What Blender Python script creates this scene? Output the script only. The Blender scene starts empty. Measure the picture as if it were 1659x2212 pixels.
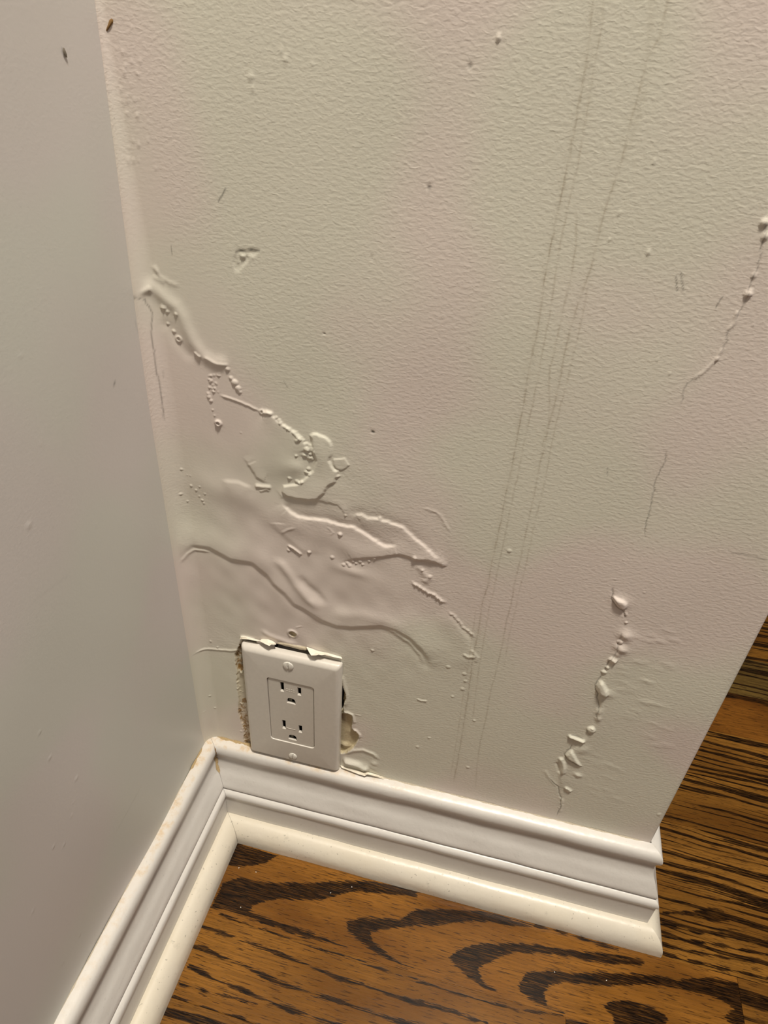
import bpy, bmesh, math, random
import numpy as np
from mathutils import Vector, Matrix

# ------------------------------------------------------------------ camera, world, lamps, exposure
S = bpy.context.scene
COL = S.collection
FPX = 1473.1
CAM = np.array((0.1869, -0.2984, 0.5461))
R = np.array([[0.9711294476628716, 0.2327254314040123, 0.052406769217559226],
              [-0.17589882892054887, 0.5501774634652759, 0.8163114360826355],
              [0.16114340776583333, -0.8019623633766934, 0.5752296670555883]])   # rows: right, up, back
cd = bpy.data.cameras.new('camera'); cam = bpy.data.objects.new('camera', cd); COL.objects.link(cam)
m = Matrix([[R[0][0], R[1][0], R[2][0], CAM[0]], [R[0][1], R[1][1], R[2][1], CAM[1]],
            [R[0][2], R[1][2], R[2][2], CAM[2]], [0, 0, 0, 1]])
cam.matrix_world = m
cd.sensor_fit = 'VERTICAL'; cd.sensor_height = 36.0; cd.lens = FPX / 2212 * 36; cd.clip_start = 0.01
S.camera = cam
S.view_settings.view_transform = 'Standard'; S.view_settings.look = 'None'
S.view_settings.gamma = 1; S.view_settings.use_curve_mapping = False
S.view_settings.exposure = 0.0

wd = bpy.data.worlds.new('room_glow'); S.world = wd; wd.use_nodes = True
bg = wd.node_tree.nodes['Background']
bg.inputs[0].default_value = (1.0, 0.91, 0.80, 1); bg.inputs[1].default_value = 0.075

def area(name, loc, tgt, size, power, col):
    l = bpy.data.lights.new(name, 'AREA'); l.size = size; l.energy = power; l.color = col
    o = bpy.data.objects.new(name, l); COL.objects.link(o); o.location = loc
    o.rotation_euler = (Vector(tgt) - Vector(loc)).to_track_quat('-Z', 'Y').to_euler()
    return o
area('ceiling_lamp', (0.40, -0.40, 2.0), (0.2, -0.1, 0.2), 0.18, 36, (1.0, 0.92, 0.80))
area('cool_side_fill', (2.6, -1.1, 1.6), (0.2, 0, 0.3), 0.9, 5, (0.88, 0.90, 1.0))  # added cool fill to tint the right side, no known window behind it

# ------------------------------------------------------------------ measured plane points (the survey of the photographed wall, floor)
def ray(u, v): return R.T @ np.array([(u - 829.5) / FPX, -(v - 1106) / FPX, -1.0])
def on_plane(u, v, ax, val):
    r = ray(u, v); return CAM + (val - CAM[ax]) / r[ax] * r
def wr(u, v, y=0.0):
    p = on_plane(u, v, 1, y); return (p[0], p[2])
def wl(u, v):
    p = on_plane(u, v, 0, 0.0); return (-p[1], p[2])
def fl(u, v):
    p = on_plane(u, v, 2, 0.0); return (p[0], p[1])
W = 0.3324
rng = np.random.default_rng(7)
random.seed(4)

# ------------------------------------------------------------------ node helpers
class NT:
    def __init__(s, name):
        s.m = bpy.data.materials.new(name); s.m.use_nodes = True; s.t = s.m.node_tree
        s.b = s.t.nodes['Principled BSDF']
        s.geo = s.t.nodes.new('ShaderNodeNewGeometry').outputs['Position']
    def n(s, ty, **kw):
        nd = s.t.nodes.new(ty)
        for k, v in kw.items(): setattr(nd, k, v)
        return nd
    def put(s, sock, v):
        if hasattr(v, 'links') or isinstance(v, bpy.types.NodeSocket): s.t.links.new(v, sock)
        else: sock.default_value = v
    def math(s, op, a, b=0.0, c=0.0, clamp=False):
        nd = s.n('ShaderNodeMath', operation=op); nd.use_clamp = clamp
        s.put(nd.inputs[0], a); s.put(nd.inputs[1], b)
        if op in ('MULTIPLY_ADD',): s.put(nd.inputs[2], c)
        return nd.outputs[0]
    def ss(s, v, lo, hi, a=0.0, b=1.0):
        nd = s.n('ShaderNodeMapRange', interpolation_type='SMOOTHSTEP')
        for i, x in enumerate((v, lo, hi, a, b)): s.put(nd.inputs[i], x)
        return nd.outputs[0]
    def mix(s, f, a, b, mode='MIX'):
        nd = s.n('ShaderNodeMix', data_type='RGBA', blend_type=mode)
        s.put(nd.inputs[0], f)
        for i, x in ((6, a), (7, b)):
            if isinstance(x, tuple): x = (*x[:3], 1)
            s.put(nd.inputs[i], x)
        return nd.outputs[2]
    def scale(s, vec, v3, off=(0, 0, 0)):
        nd = s.n('ShaderNodeMapping'); s.put(nd.inputs[0], vec)
        nd.inputs['Scale'].default_value = v3; nd.inputs['Location'].default_value = off
        return nd.outputs[0]
    def noise(s, vec, sc, det=2.0, rough=0.5, dist=0.0):
        nd = s.n('ShaderNodeTexNoise'); s.put(nd.inputs['Vector'], vec)
        nd.inputs['Scale'].default_value = sc; nd.inputs['Detail'].default_value = det
        nd.inputs['Roughness'].default_value = rough; nd.inputs['Distortion'].default_value = dist
        return nd.outputs['Fac']
    def attr(s, name, out='Fac'):
        nd = s.n('ShaderNodeAttribute', attribute_name=name); return nd.outputs[out]
    def sep(s, v, color=False):
        nd = s.n('ShaderNodeSeparateColor' if color else 'ShaderNodeSeparateXYZ'); s.put(nd.inputs[0], v)
        return nd.outputs
    def bump(s, h, strength, dist, prev=None):
        nd = s.n('ShaderNodeBump'); nd.inputs['Strength'].default_value = strength
        nd.inputs['Distance'].default_value = dist; s.put(nd.inputs['Height'], h)
        if prev is not None: s.put(nd.inputs['Normal'], prev)
        return nd.outputs[0]
    def done(s, col, rough, normal=None, spec=0.5, coat=0.0):
        if isinstance(col, tuple): col = (*col[:3], 1)
        s.put(s.b.inputs['Base Color'], col); s.put(s.b.inputs['Roughness'], rough)
        s.b.inputs['Specular IOR Level'].default_value = spec
        if coat: s.b.inputs['Coat Weight'].default_value = coat; s.b.inputs['Coat Roughness'].default_value = 0.12
        if normal is not None: s.put(s.b.inputs['Normal'], normal)
        return s.m

def wall_material(name, base, tintamt, peel):
    t = NT(name); P = t.geo
    msk = t.sep(t.attr('mask', 'Color'), True)
    smo = t.attr('smooth')
    tint = t.noise(P, 9.0, 1.0)
    c = t.mix(t.ss(tint, 0.42, 0.60), tuple(x * y for x, y in zip(base, (1.0 - tintamt * .3, 1.0 + tintamt * .35, 1.0 - tintamt * .2))),
              tuple(x * y for x, y in zip(base, (1.0 + tintamt * .5, 1.0 - tintamt * .5, 1.0 + tintamt * .25))))
    # faint drip streaks
    brk = t.noise(t.scale(P, (1, 1, .35)), 420.0, 2.0)
    st = t.math('MULTIPLY', t.attr('streak'), t.ss(brk, 0.36, 0.62, 0.35, 1.0))
    c = t.mix(st, c, (0.26, 0.19, 0.10))
    pl = t.mix(t.noise(P, 700.0, 3.0), (0.50, 0.41, 0.25), (0.78, 0.69, 0.48))
    c = t.mix(msk[0], c, pl)
    bn = t.noise(P, 330.0, 3.0, 0.6)
    brf = t.math('MULTIPLY', msk[1], t.ss(bn, 0.36, 0.60), clamp=True)
    c = t.mix(brf, c, (0.30, 0.17, 0.05))
    c = t.mix(msk[2], c, (0.02, 0.017, 0.013))  # near-black for cracks, and for shade painted into the open voids
    h1 = t.noise(P, 700.0, 1.5, 0.5)
    h2 = t.noise(t.scale(P, (0.7, 1, 1.35)), 520.0, 1.5, 0.5, 0.3)
    hh = t.math('ADD', t.math('MULTIPLY', h1, 0.35), t.math('POWER', h2, 1.6))
    amp = t.math('MULTIPLY', t.math('SUBTRACT', 1.0, t.math('MULTIPLY', smo, 0.82)), peel)
    rough_pl = t.math('MULTIPLY', t.noise(P, 900.0, 3.0), t.math('MULTIPLY', msk[0], 0.45))
    nrm = t.bump(t.math('ADD', t.math('MULTIPLY', hh, amp), rough_pl), 1.0, 0.00015)
    return t.done(c, 0.42, nrm, 0.42)

M_WALL = wall_material('wall_paint_right', (0.74, 0.695, 0.61), 0.055, 1.0)
M_WALL_L = wall_material('wall_paint_left', (0.635, 0.62, 0.58), 0.035, 0.22)

def trim_material(name, base, stainz=None, grime=0.0, yellow=0.0):
    t = NT(name); P = t.geo; xyz = t.sep(P)
    n1 = t.noise(P, 60.0, 4.0, 0.6)
    c = t.mix(t.ss(n1, 0.3, 0.7), tuple(x * .965 for x in base), base)
    if yellow:
        c = t.mix(t.ss(t.noise(P, 24.0, 3.0), 0.3, 0.75, yellow * .5, yellow), c, (0.82, 0.70, 0.47))
    if stainz:
        zf = t.ss(t.math('ADD', xyz[2], t.math('MULTIPLY', t.math('SUBTRACT', n1, 0.5), 0.006)), stainz[0], stainz[1])
        cf = t.ss(t.math('ADD', t.math('ABSOLUTE', xyz[0]), t.math('ABSOLUTE', xyz[1])), 0.03, 0.24, 0.95, 0.10)
        sn = t.ss(t.noise(P, 130.0, 5.0, 0.7), 0.44, 0.72)
        c = t.mix(t.math('MULTIPLY', zf, t.math('MULTIPLY', cf, t.math('MULTIPLY_ADD', sn, 0.75, 0.12)), clamp=True), c, (0.60, 0.40, 0.17))
    if grime:
        g = t.ss(t.noise(P, 110.0, 5.0, 0.75), 0.58, 0.76, 0.0, grime)
        c = t.mix(g, c, (0.27, 0.25, 0.20))
        g2 = t.ss(t.noise(P, 420.0, 1.0), 0.70, 0.76, 0.0, grime)
        c = t.mix(g2, c, (0.10, 0.09, 0.07))
    nrm = t.bump(t.math('ADD', t.noise(P, 170.0, 2.0), t.math('MULTIPLY', t.noise(P, 600.0, 1.0), .18)), 0.35, 0.0006)
    return t.done(c, 0.33, nrm, 0.42)
M_BASE = trim_material('baseboard_paint', (0.725, 0.70, 0.66), (0.0895, 0.0925), 0.10)
M_SHOE = trim_material('shoe_paint', (0.76, 0.72, 0.64), None, 0.36, 0.30)

def flat_mat(name, col, rough=0.4, bumpy=0.0, spec=0.5, sc=400.0):
    t = NT(name)
    n = t.noise(t.geo, sc, 3.0)
    c = t.mix(n, tuple(x * .93 for x in col), tuple(min(1, x * 1.05) for x in col))
    nrm = t.bump(n, bumpy, 0.0005) if bumpy else None
    return t.done(c, rough, nrm, spec)
M_PLASTIC = flat_mat('white_plastic', (0.69, 0.65, 0.585), 0.30, 0.02)
M_PLASTIC2 = flat_mat('receptacle_plastic', (0.66, 0.62, 0.555), 0.33, 0.02)
M_SCREW = flat_mat('screw_enamel', (0.80, 0.77, 0.70), 0.28, 0.1)
M_DARK = flat_mat('dark_void', (0.02, 0.016, 0.01), 0.8)
M_BRASS = flat_mat('contact_metal', (0.22, 0.20, 0.15), 0.4)
M_PAPER = flat_mat('torn_paint_film', (0.84, 0.78, 0.66), 0.55, 0.4)
M_FILM = flat_mat('wall_paint_film', (0.66, 0.60, 0.52), 0.42, 0.3)
M_CAULK = flat_mat('aged_caulk', (0.62, 0.55, 0.43), 0.85, 1.0, 0.1, 900.0)
M_CAULK_B = flat_mat('stained_caulk', (0.50, 0.37, 0.20), 0.85, 1.0, 0.1, 700.0)
M_DRIP = flat_mat('dried_brown_splash', (0.25, 0.14, 0.045), 0.5)
M_GLUE = flat_mat('grey_smudge', (0.22, 0.19, 0.15), 0.6)
M_LINT = flat_mat('white_lint', (0.8, 0.78, 0.72), 0.7)

def wood_material(name, off, dens, tone, proc, slope=0.0):
    """oak: 'grain' carries the early-wood bands where they were surveyed, stretched noise gives the rest"""
    t = NT(name); P = t.geo; xyz = t.sep(P)
    g = t.attr('grain')
    # shear so that lines run slightly across the board
    cmb = t.n('ShaderNodeCombineXYZ')
    t.put(cmb.inputs[0], xyz[0]); t.put(cmb.inputs[1], t.math('ADD', xyz[1], t.math('MULTIPLY', xyz[0], slope)))
    Q = cmb.outputs[0]
    wig = t.noise(t.scale(Q, (9, 30, 1), off), 1.0, 2.0)
    cm2 = t.n('ShaderNodeCombineXYZ'); sq = t.sep(Q)
    t.put(cm2.inputs[0], sq[0]); t.put(cm2.inputs[1], t.math('ADD', sq[1], t.math('MULTIPLY', wig, 0.012)))
    Q2 = cm2.outputs[0]
    bands = t.noise(t.scale(Q2, (5.0, dens, 1), off), 1.0, 2.0, 0.45)
    bandf = t.ss(bands, 0.465, 0.60)
    bandf = t.math('MULTIPLY', bandf, proc)
    pore = t.noise(t.scale(P, (85, 1100, 1), off), 1.0, 2.0, 0.6)
    jag = t.noise(t.scale(P, (75, 1050, 1), off), 1.0, 3.0, 0.6)
    gg = t.math('ADD', g, t.math('MULTIPLY', t.math('SUBTRACT', jag, 0.5), 2.6))
    gf = t.ss(gg, 0.36, 0.62)
    bj = t.math('ADD', bandf, t.math('MULTIPLY', t.math('SUBTRACT', jag, 0.5), 1.1))
    df = t.math('MAXIMUM', gf, t.ss(bj, 0.25, 0.80))
    big = t.noise(t.scale(P, (7, 22, 1), off), 1.0, 3.0)
    lt = tuple(a * b for a, b in zip((0.265, 0.118, 0.020), tone))
    md = tuple(a * b for a, b in zip((0.115, 0.044, 0.007), tone))
    c = t.mix(t.ss(big, 0.30, 0.68), md, lt)
    fine = t.noise(t.scale(P, (30, 700, 1), off), 1.0, 3.0, 0.65)
    c = t.mix(t.ss(fine, 0.38, 0.64, 0.0, 0.62), c, tuple(x * .48 for x in lt))
    c = t.mix(t.ss(pore, 0.57, 0.66, 0.0, 0.85), c, (0.035, 0.014, 0.004))
    dk = t.mix(t.ss(pore, 0.40, 0.66), (0.004, 0.0015, 0.0005), (0.030, 0.012, 0.003))
    stripe = t.ss(t.noise(t.scale(P, (55, 1500, 1), off), 1.0, 2.0, 0.6), 0.50, 0.64, 1.0, 0.62)
    c = t.mix(t.math('MULTIPLY', df, stripe), c, dk)
    ht = t.math('SUBTRACT', t.math('MULTIPLY', t.noise(P, 45.0, 1.0), .8), t.math('MULTIPLY', df, .12))
    nrm = t.bump(ht, 0.25, 0.0006)
    return t.done(c, t.ss(jag, .3, .7, 0.22, 0.34), nrm, 0.22)

# ------------------------------------------------------------------ object helpers
def link(name, me, mat=None, parent=None, smooth=True):
    o = bpy.data.objects.new(name, me); COL.objects.link(o)
    if mat: me.materials.append(mat)
    if parent: o.parent = parent; 
    if smooth: me.shade_smooth()
    return o
def struct(o): o['kind'] = 'structure'; return o
def from_bm(name, bm, mat, parent=None, smooth=True, norm=True):
    if norm: bmesh.ops.recalc_face_normals(bm, faces=bm.faces[:])
    me = bpy.data.meshes.new(name); bm.to_mesh(me); bm.free()
    return link(name, me, mat, parent, smooth)
def grid_mesh(name, V, nx, nz, attrs=None, color=None):
    """V (nz*nx,3) row major"""
    me = bpy.data.meshes.new(name)
    idx = np.arange(nx * nz, dtype=np.int32).reshape(nz, nx)
    a, b, c, d = idx[:-1, :-1], idx[:-1, 1:], idx[1:, 1:], idx[1:, :-1]
    F = np.stack([a, b, c, d], -1).reshape(-1, 4)
    me.vertices.add(len(V)); me.vertices.foreach_set('co', V.astype(np.float32).ravel())
    me.loops.add(F.size); me.loops.foreach_set('vertex_index', F.ravel())
    me.polygons.add(len(F)); me.polygons.foreach_set('loop_start', np.arange(0, F.size, 4, dtype=np.int32))
    me.polygons.foreach_set('loop_total', np.full(len(F), 4, dtype=np.int32))
    me.update(calc_edges=True)
    for k, v in (attrs or {}).items():
        at = me.attributes.new(k, 'FLOAT', 'POINT'); at.data.foreach_set('value', v.astype(np.float32).ravel())
    if color is not None:
        at = me.attributes.new('mask', 'FLOAT_COLOR', 'POINT'); at.data.foreach_set('color', color.astype(np.float32).ravel())
    return me

# ------------------------------------------------------------------ relief field: features written on a plane (s, z), millimetres
def sst(x): x = np.clip(x, 0, 1); return x * x * (3 - 2 * x)
class Field:
    def __init__(f, s, z, conv, wob=0.0):
        f.s, f.z = s * 1000, z * 1000          # 1-D sorted coordinates
        f.H = np.zeros((len(z), len(s))); f.plaster = np.zeros_like(f.H); f.brown = np.zeros_like(f.H)
        f.dark = np.zeros_like(f.H); f.streak = np.zeros_like(f.H); f.smooth = np.zeros_like(f.H)
        f.conv = conv
    def pts(f, P): return np.array([f.conv(*p) for p in P]) * 1000
    def win(f, Q, pad):
        lo, hi = Q.min(0) - pad, Q.max(0) + pad
        i0, i1 = np.searchsorted(f.s, [lo[0], hi[0]]); j0, j1 = np.searchsorted(f.z, [lo[1], hi[1]])
        X, Z = np.meshgrid(f.s[i0:i1], f.z[j0:j1]); return (slice(j0, j1), slice(i0, i1)), X, Z
    def dist(f, Q, X, Z):
        """unsigned distance, signed side (+ = right of travel), along fraction"""
        best = np.full(X.shape, 1e9); sd = np.zeros(X.shape); al = np.zeros(X.shape)
        L = np.hypot(*(Q[1:] - Q[:-1]).T); T = max(L.sum(), 1e-6); acc = 0
        for k in range(len(Q) - 1):
            d = Q[k + 1] - Q[k]; l = L[k]
            if l < 1e-6: continue
            t = np.clip(((X - Q[k, 0]) * d[0] + (Z - Q[k, 1]) * d[1]) / l / l, 0, 1)
            dx, dz = X - Q[k, 0] - t * d[0], Z - Q[k, 1] - t * d[1]; dd = np.hypot(dx, dz)
            cr = (dx * d[1] - dz * d[0])
            u = dd < best
            best[u] = dd[u]; sd[u] = np.sign(cr[u]) * dd[u]; al[u] = (acc + t[u] * l) / T
            acc += l
        return best, sd, al
    def rough(f, Q, amp):
        """subdivide and jitter a polyline so edges look torn"""
        out = [Q[0]]
        for a, b in zip(Q[:-1], Q[1:]):
            n = max(1, int(np.hypot(*(b - a)) / 1.3))
            for k in range(1, n + 1):
                p = a + (b - a) * k / n
                out.append(p + (rng.normal(0, amp, 2) if k < n else 0))
        return np.array(out)
    def step(f, P, H, fall, edge=0.8, side=1, jag=0.0, ends=0.12, dip=0.0):
        """paint lifted on one side of the line: sharp rise over 'edge', decaying over 'fall' (side +1 = right of travel)"""
        Q = f.pts(P)
        if jag: Q = f.rough(Q, jag)
        sl, X, Z = f.win(Q, fall * 2.2 + edge)
        d, sd, al = f.dist(Q, X, Z); sd = sd * side
        e = sst(al / ends) * sst((1 - al) / ends) if ends else 1
        e = e * (1 - .30 * np.exp(-(d / 1.2) ** 2) * (.5 + .5 * np.sin(al * 23 + len(P)) * np.sin(al * 51 + H)))
        # beyond the ends fade with distance
        h = np.where(sd > 0, sst(sd / edge) * np.exp(-(np.maximum(sd - edge, 0) / fall) ** 2 * 1.4), 0) * e
        if dip: h = h - dip / H * np.where(sd <= 0, np.exp(-(d / 4.0) ** 2) * (1 - np.exp(-(d / .5) ** 2)), 0) * e
        hb = h.copy()
        for _ in range(3):
            for ax in (0, 1):
                n = 3; c = np.cumsum(np.pad(hb, [(n + 1, n) if a == ax else (0, 0) for a in (0, 1)], mode='edge'), ax)
                hi = np.take(c, range(2 * n + 1, c.shape[ax]), ax); lo = np.take(c, range(0, c.shape[ax] - 2 * n - 1), ax)
                hb = (hi - lo) / (2 * n + 1)
        w = sst((d - edge - 2.0) / 5.0)
        f.H[sl] += H * (h * (1 - w) + hb * w)
    def ridge(f, P, H, w, ends=0.15, jag=0.0, noise=0.0):
        Q = f.pts(P)
        if jag: Q = f.rough(Q, jag)
        sl, X, Z = f.win(Q, w * 3); d, sd, al = f.dist(Q, X, Z)
        e = sst(al / ends) * sst((1 - al) / ends) if ends else 1
        h = np.exp(-(d / w) ** 2) * e
        if noise: h *= 1 + noise * np.sin(al * 37 + 2) * np.sin(al * 91)
        f.H[sl] += H * h
    def inside(f, Q, X, Z):
        c = np.zeros(X.shape, bool); n = len(Q)
        for k in range(n):
            a, b = Q[k], Q[(k + 1) % n]
            if abs(b[1] - a[1]) < 1e-9: continue
            c ^= ((a[1] > Z) != (b[1] > Z)) & (X < (b[0] - a[0]) * (Z - a[1]) / (b[1] - a[1]) + a[0])
        return c
    def plateau(f, P, H, edge=0.8, jag=0.0, dome=0.0, mask=None, mval=1.0, setto=False):
        Q = f.pts(P)
        if jag: Q = f.rough(np.vstack([Q, Q[:1]]), jag)[:-1]
        sl, X, Z = f.win(Q, 2)
        ins = f.inside(Q, X, Z); d, _, _ = f.dist(np.vstack([Q, Q[:1]]), X, Z)
        k = np.where(ins, sst(d / edge), 0)
        if dome: k = np.where(ins, k * (1 - dome + dome * sst(d / max(d[ins].max(), 1e-6))) if ins.any() else 0, 0)
        if setto: f.H[sl] = f.H[sl] * (1 - k) + H * k
        else: f.H[sl] += H * k
        if mask is not None:
            mk = getattr(f, mask); mk[sl] = np.maximum(mk[sl], np.where(ins, mval, 0))
    def bubble(f, u, v, r, H=None, ring=False):
        Q = f.pts([(u, v)]); H = r * .45 if H is None else H
        sl, X, Z = f.win(Q, r * 1.6); d = np.hypot(X - Q[0, 0], Z - Q[0, 1]) / r
        h = np.sqrt(np.clip(1 - d * d, 0, 1))
        if ring: h = np.exp(-((d - .75) / .28) ** 2)
        f.H[sl] += H * h
    def bump(f, u, v, rs, rz, H, rot=0):
        Q = f.pts([(u, v)]); sl, X, Z = f.win(Q, max(rs, rz) * 2.5)
        a, b = X - Q[0, 0], Z - Q[0, 1]; c, s = math.cos(rot), math.sin(rot)
        f.H[sl] += H * np.exp(-((a * c + b * s) / rs) ** 2 - ((-a * s + b * c) / rz) ** 2)
    def line(f, P, w, val, mask='dark', ends=0.1, jag=0.0, groove=0.0, fade=None):
        Q = f.pts(P)
        if jag: Q = f.rough(Q, jag)
        sl, X, Z = f.win(Q, w * 3); d, sd, al = f.dist(Q, X, Z)
        e = sst(al / ends) * sst((1 - al) / ends) if ends else 1
        k = np.exp(-(d / w) ** 2) * e * val
        if fade: k = k * (fade[0] + (fade[1] - fade[0]) * al)
        mk = getattr(f, mask); mk[sl] = np.maximum(mk[sl], k)
        if groove: f.H[sl] -= groove * np.exp(-(d / (w * 1.2)) ** 2) * e
    def soften(f, u, v, rs, rz, val=1.0):
        Q = f.pts([(u, v)]); sl, X, Z = f.win(Q, max(rs, rz) * 1.6)
        k = sst(1.5 - np.hypot((X - Q[0, 0]) / rs, (Z - Q[0, 1]) / rz)) * val
        f.smooth[sl] = np.maximum(f.smooth[sl], k)
    def lump(f, sl, X, Z, amp, sx, sz, n=9):
        pass

def C(ox, oy, sc, L): return [(ox + x / sc, oy + y / sc) for x, y in L]
cA = lambda L: C(380, 850, 2.44, L)        # blister region
cB = lambda L: C(250, 500, 3.687, L)       # upper left
cC = lambda L: C(1100, 1200, 3.4025, L)    # right crack
cD = lambda L: C(1000, 0, 2.458, L)        # upper right
cE = lambda L: C(180, 0, 2.458, L)
cF = lambda L: C(400, 1340, 3.606, L)      # outlet
cG = lambda L: C(680, 1390, 6.7, L)        # right of outlet
cH = lambda L: C(490, 1340, 8.295, L)      # top of outlet
cI = lambda L: C(900, 900, 2.5725, L)      # drip lines

# ------------------------------------------------------------------ right wall
sx = np.concatenate([[.00001, .00005, .00012, .00025], np.arange(0.0005, W - 0.0025, 0.0005)])
zz = np.concatenate([[0.0, 0.05], np.arange(0.085, 0.43, 0.0005), np.arange(0.43, 0.62, 0.0009), [0.65, 0.8, 1.2, 1.8, 2.4]])
F = Field(sx, zz, wr)

def big_features(F):
    # long lower boundary of the lifted paint: everything above it bulges
    F.step(cA([(40, 870), (100, 820), (180, 830), (290, 890), (400, 910), (460, 960), (500, 1010), (560, 1060), (610, 1120), (700, 1170),
               (760, 1210), (850, 1240), (930, 1250), (1000, 1245), (1080, 1240), (1150, 1260), (1220, 1300), (1280, 1360), (1310, 1410), (1320, 1460)]),
           1.15, 15, 5.0, side=-1, ends=0.10)
    F.ridge(cA([(40, 870), (70, 835), (100, 820), (150, 826), (190, 835)]), 0.5, 1.0, ends=.2)
    F.ridge(cA([(500, 860), (560, 900), (600, 950), (640, 1010), (700, 1080), (770, 1140)]), 1.0, 3.2, ends=.2)
    F.ridge(cA([(640, 950), (690, 1010), (750, 1060), (800, 1120)]), -0.6, 2.8, ends=.25)
    F.ridge(cA([(790, 1180), (860, 1160), (1000, 1165), (1100, 1190), (1230, 1250)]), 0.5, 4.5, ends=.25)
    F.ridge(cA([(1090, 1235), (1150, 1255), (1230, 1310), (1290, 1380), (1310, 1440)]), 0.5, 1.6, ends=.2)
    F.ridge(cA([(1330, 1470), (1300, 1400), (1210, 1290)]), -0.35, 3.0, ends=.25)
    # two torn upper edges
    F.step(cA([(550, 570), (600, 620), (640, 645), (680, 655), (740, 662), (800, 670), (860, 690), (930, 700), (1000, 740), (1080, 790), (1110, 802), (1180, 800)]),
           0.68, 13, 0.55, side=1, jag=.22, ends=.10, dip=.55)
    F.step(cA([(920, 655), (950, 636), (980, 635), (1010, 655), (1080, 660), (1130, 680), (1200, 705), (1250, 755), (1310, 800), (1350, 840), (1400, 880)]),
           0.55, 8, 0.55, side=1, jag=.22, ends=.12, dip=.4)
    F.ridge(cA([(800, 700), (830, 730), (815, 745)]), .2, .6)
    # underside shadows
    F.step(cA([(860, 905), (960, 880), (1080, 870), (1180, 860), (1260, 885), (1330, 885), (1390, 905), (1440, 918)]), 0.9, 10, 3.0, side=-1, jag=.15, ends=.2)
    F.step(cA([(1240, 885), (1300, 882), (1350, 892), (1435, 918)]), .7, 4, .8, side=-1, jag=.2, ends=.15)
    # diagonal ridge going down right
    F.ridge(cA([(1235, 985), (1270, 1010), (1300, 1030), (1330, 1050), (1360, 1060), (1390, 1085), (1425, 1110)]), .75, 1.0, jag=.25, noise=.4)
    F.ridge(cA([(1270, 900), (1300, 940), (1330, 975), (1300, 1000)]), .5, 2.0)
    F.ridge(cA([(1425, 1140), (1460, 1165), (1490, 1200), (1515, 1235), (1550, 1260), (1580, 1290)]), .4, .9, jag=.3, noise=.5)
    F.step(cA([(1420, 1120), (1490, 1200), (1560, 1290), (1590, 1390), (1540, 1480)]), .4, 10, 4, side=1, ends=.2)
    F.ridge(cI([(255, 1318), (290, 1335), (330, 1335)]), .5, 1.0, jag=.2)
    F.ridge(cI([(300, 1290), (340, 1340), (330, 1370)]), .35, .9, jag=.3)
    for q in cI([(175, 1390), (200, 1556), (320, 1690), (285, 1950), (515, 745), (265, 1430), (270, 1470), (255, 1515), (70, 1785), (5, 1835)]):
        F.bubble(*q, 1.0 + rng.random() * .5, .35)
    F.ridge(cI([(0, 1568), (25, 1578), (60, 1582)]), .5, .5)
    F.ridge(cI([(20, 510), (60, 515), (110, 530), (140, 560), (155, 590), (190, 650)]), .22, .8, ends=.2)
    # pink flaky zone edges left
    F.ridge(cA([(550, 740), (590, 715), (640, 700)]), .3, .8, ends=.3)
    F.step(cA([(540, 560), (600, 545), (640, 570), (760, 570), (850, 590), (900, 650)]), .35, 5, 1.2, side=-1, jag=.2)
    F.step(cA([(500, 620), (470, 680), (520, 730), (600, 800), (660, 850), (760, 860), (820, 850)]), .4, 12, 5, side=-1, ends=.35)
    F.ridge(cA([(585, 797), (620, 815), (645, 833), (668, 853)]), .9, .7, ends=.2)
    F.ridge(cA([(600, 812), (640, 848)]), -.4, .6)
    F.bubble(*cA([(868, 738)])[0], 1.35, .9); F.bubble(*cA([(703, 836)])[0], 1.2, .8)
    for q in cA([(595, 825), (825, 862), (885, 900), (905, 893), (935, 885), (950, 893), (972, 883), (985, 898), (915, 905), (1050, 868), (1020, 880),
                 (1260, 860), (895, 640), (1075, 655), (1300, 930), (1340, 965)]):
        F.bubble(*q, .7 + rng.random() * .6, .5)
    F.bump(*cA([(930, 935)])[0], 9, 3.5, .7, -.1)
    F.bump(*cA([(900, 800)])[0], 16, 7, .6, -.25)
    F.bump(*cA([(620, 680)])[0], 8, 8, .4)
    F.bump(*cA([(1050, 1000)])[0], 24, 14, .8, 0)
    # left centre lobe
    F.step(cA([(340, 330), (390, 400), (420, 450), (460, 475), (505, 488)]), .6, 8, 2.2, side=-1, jag=.15, ends=.35)
    F.ridge(cA([(415, 482), (450, 490), (505, 494)]), .8, 1.2, jag=.15)
    F.ridge(cA([(440, 515), (480, 505), (495, 518)]), .4, .8)
    F.bump(*cA([(600, 390)])[0], 9, 7, .7, .4); F.bump(*cA([(640, 385)])[0], 4, 4, .4)
    F.bump(*cA([(520, 300)])[0], 16, 12, .8)
    F.bump(*cA([(300, 520)])[0], 22, 9, 1.0, -.2)
    F.bump(*cA([(100, 640)])[0], 12, 22, -.5, .3)
    F.step(cA([(230, 440), (330, 450), (420, 490)]), .5, 10, 3, side=1, ends=.25)
    # lobes (thick skimmed patches)
    F.plateau(cA([(700, 215), (720, 203), (745, 203), (795, 225), (822, 250), (830, 275), (828, 320), (815, 352), (840, 395), (865, 400), (860, 425),
                  (880, 432), (850, 450), (848, 468), (810, 488), (790, 525), (750, 558), (700, 562), (640, 555), (590, 545), (555, 520), (560, 480),
                  (640, 470), (690, 430), (720, 400), (735, 350), (715, 290), (712, 240)]), .95, 1.6, .12)
    F.plateau(cA([(825, 342), (860, 340), (892, 335), (903, 355), (920, 378), (900, 395), (872, 408), (845, 398), (828, 375)]), .4, .7, .08)
    F.bump(*cA([(755, 300)])[0], 5, 9, .5, .2); F.bump(*cA([(740, 520)])[0], 14, 7, .5, .3)
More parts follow.
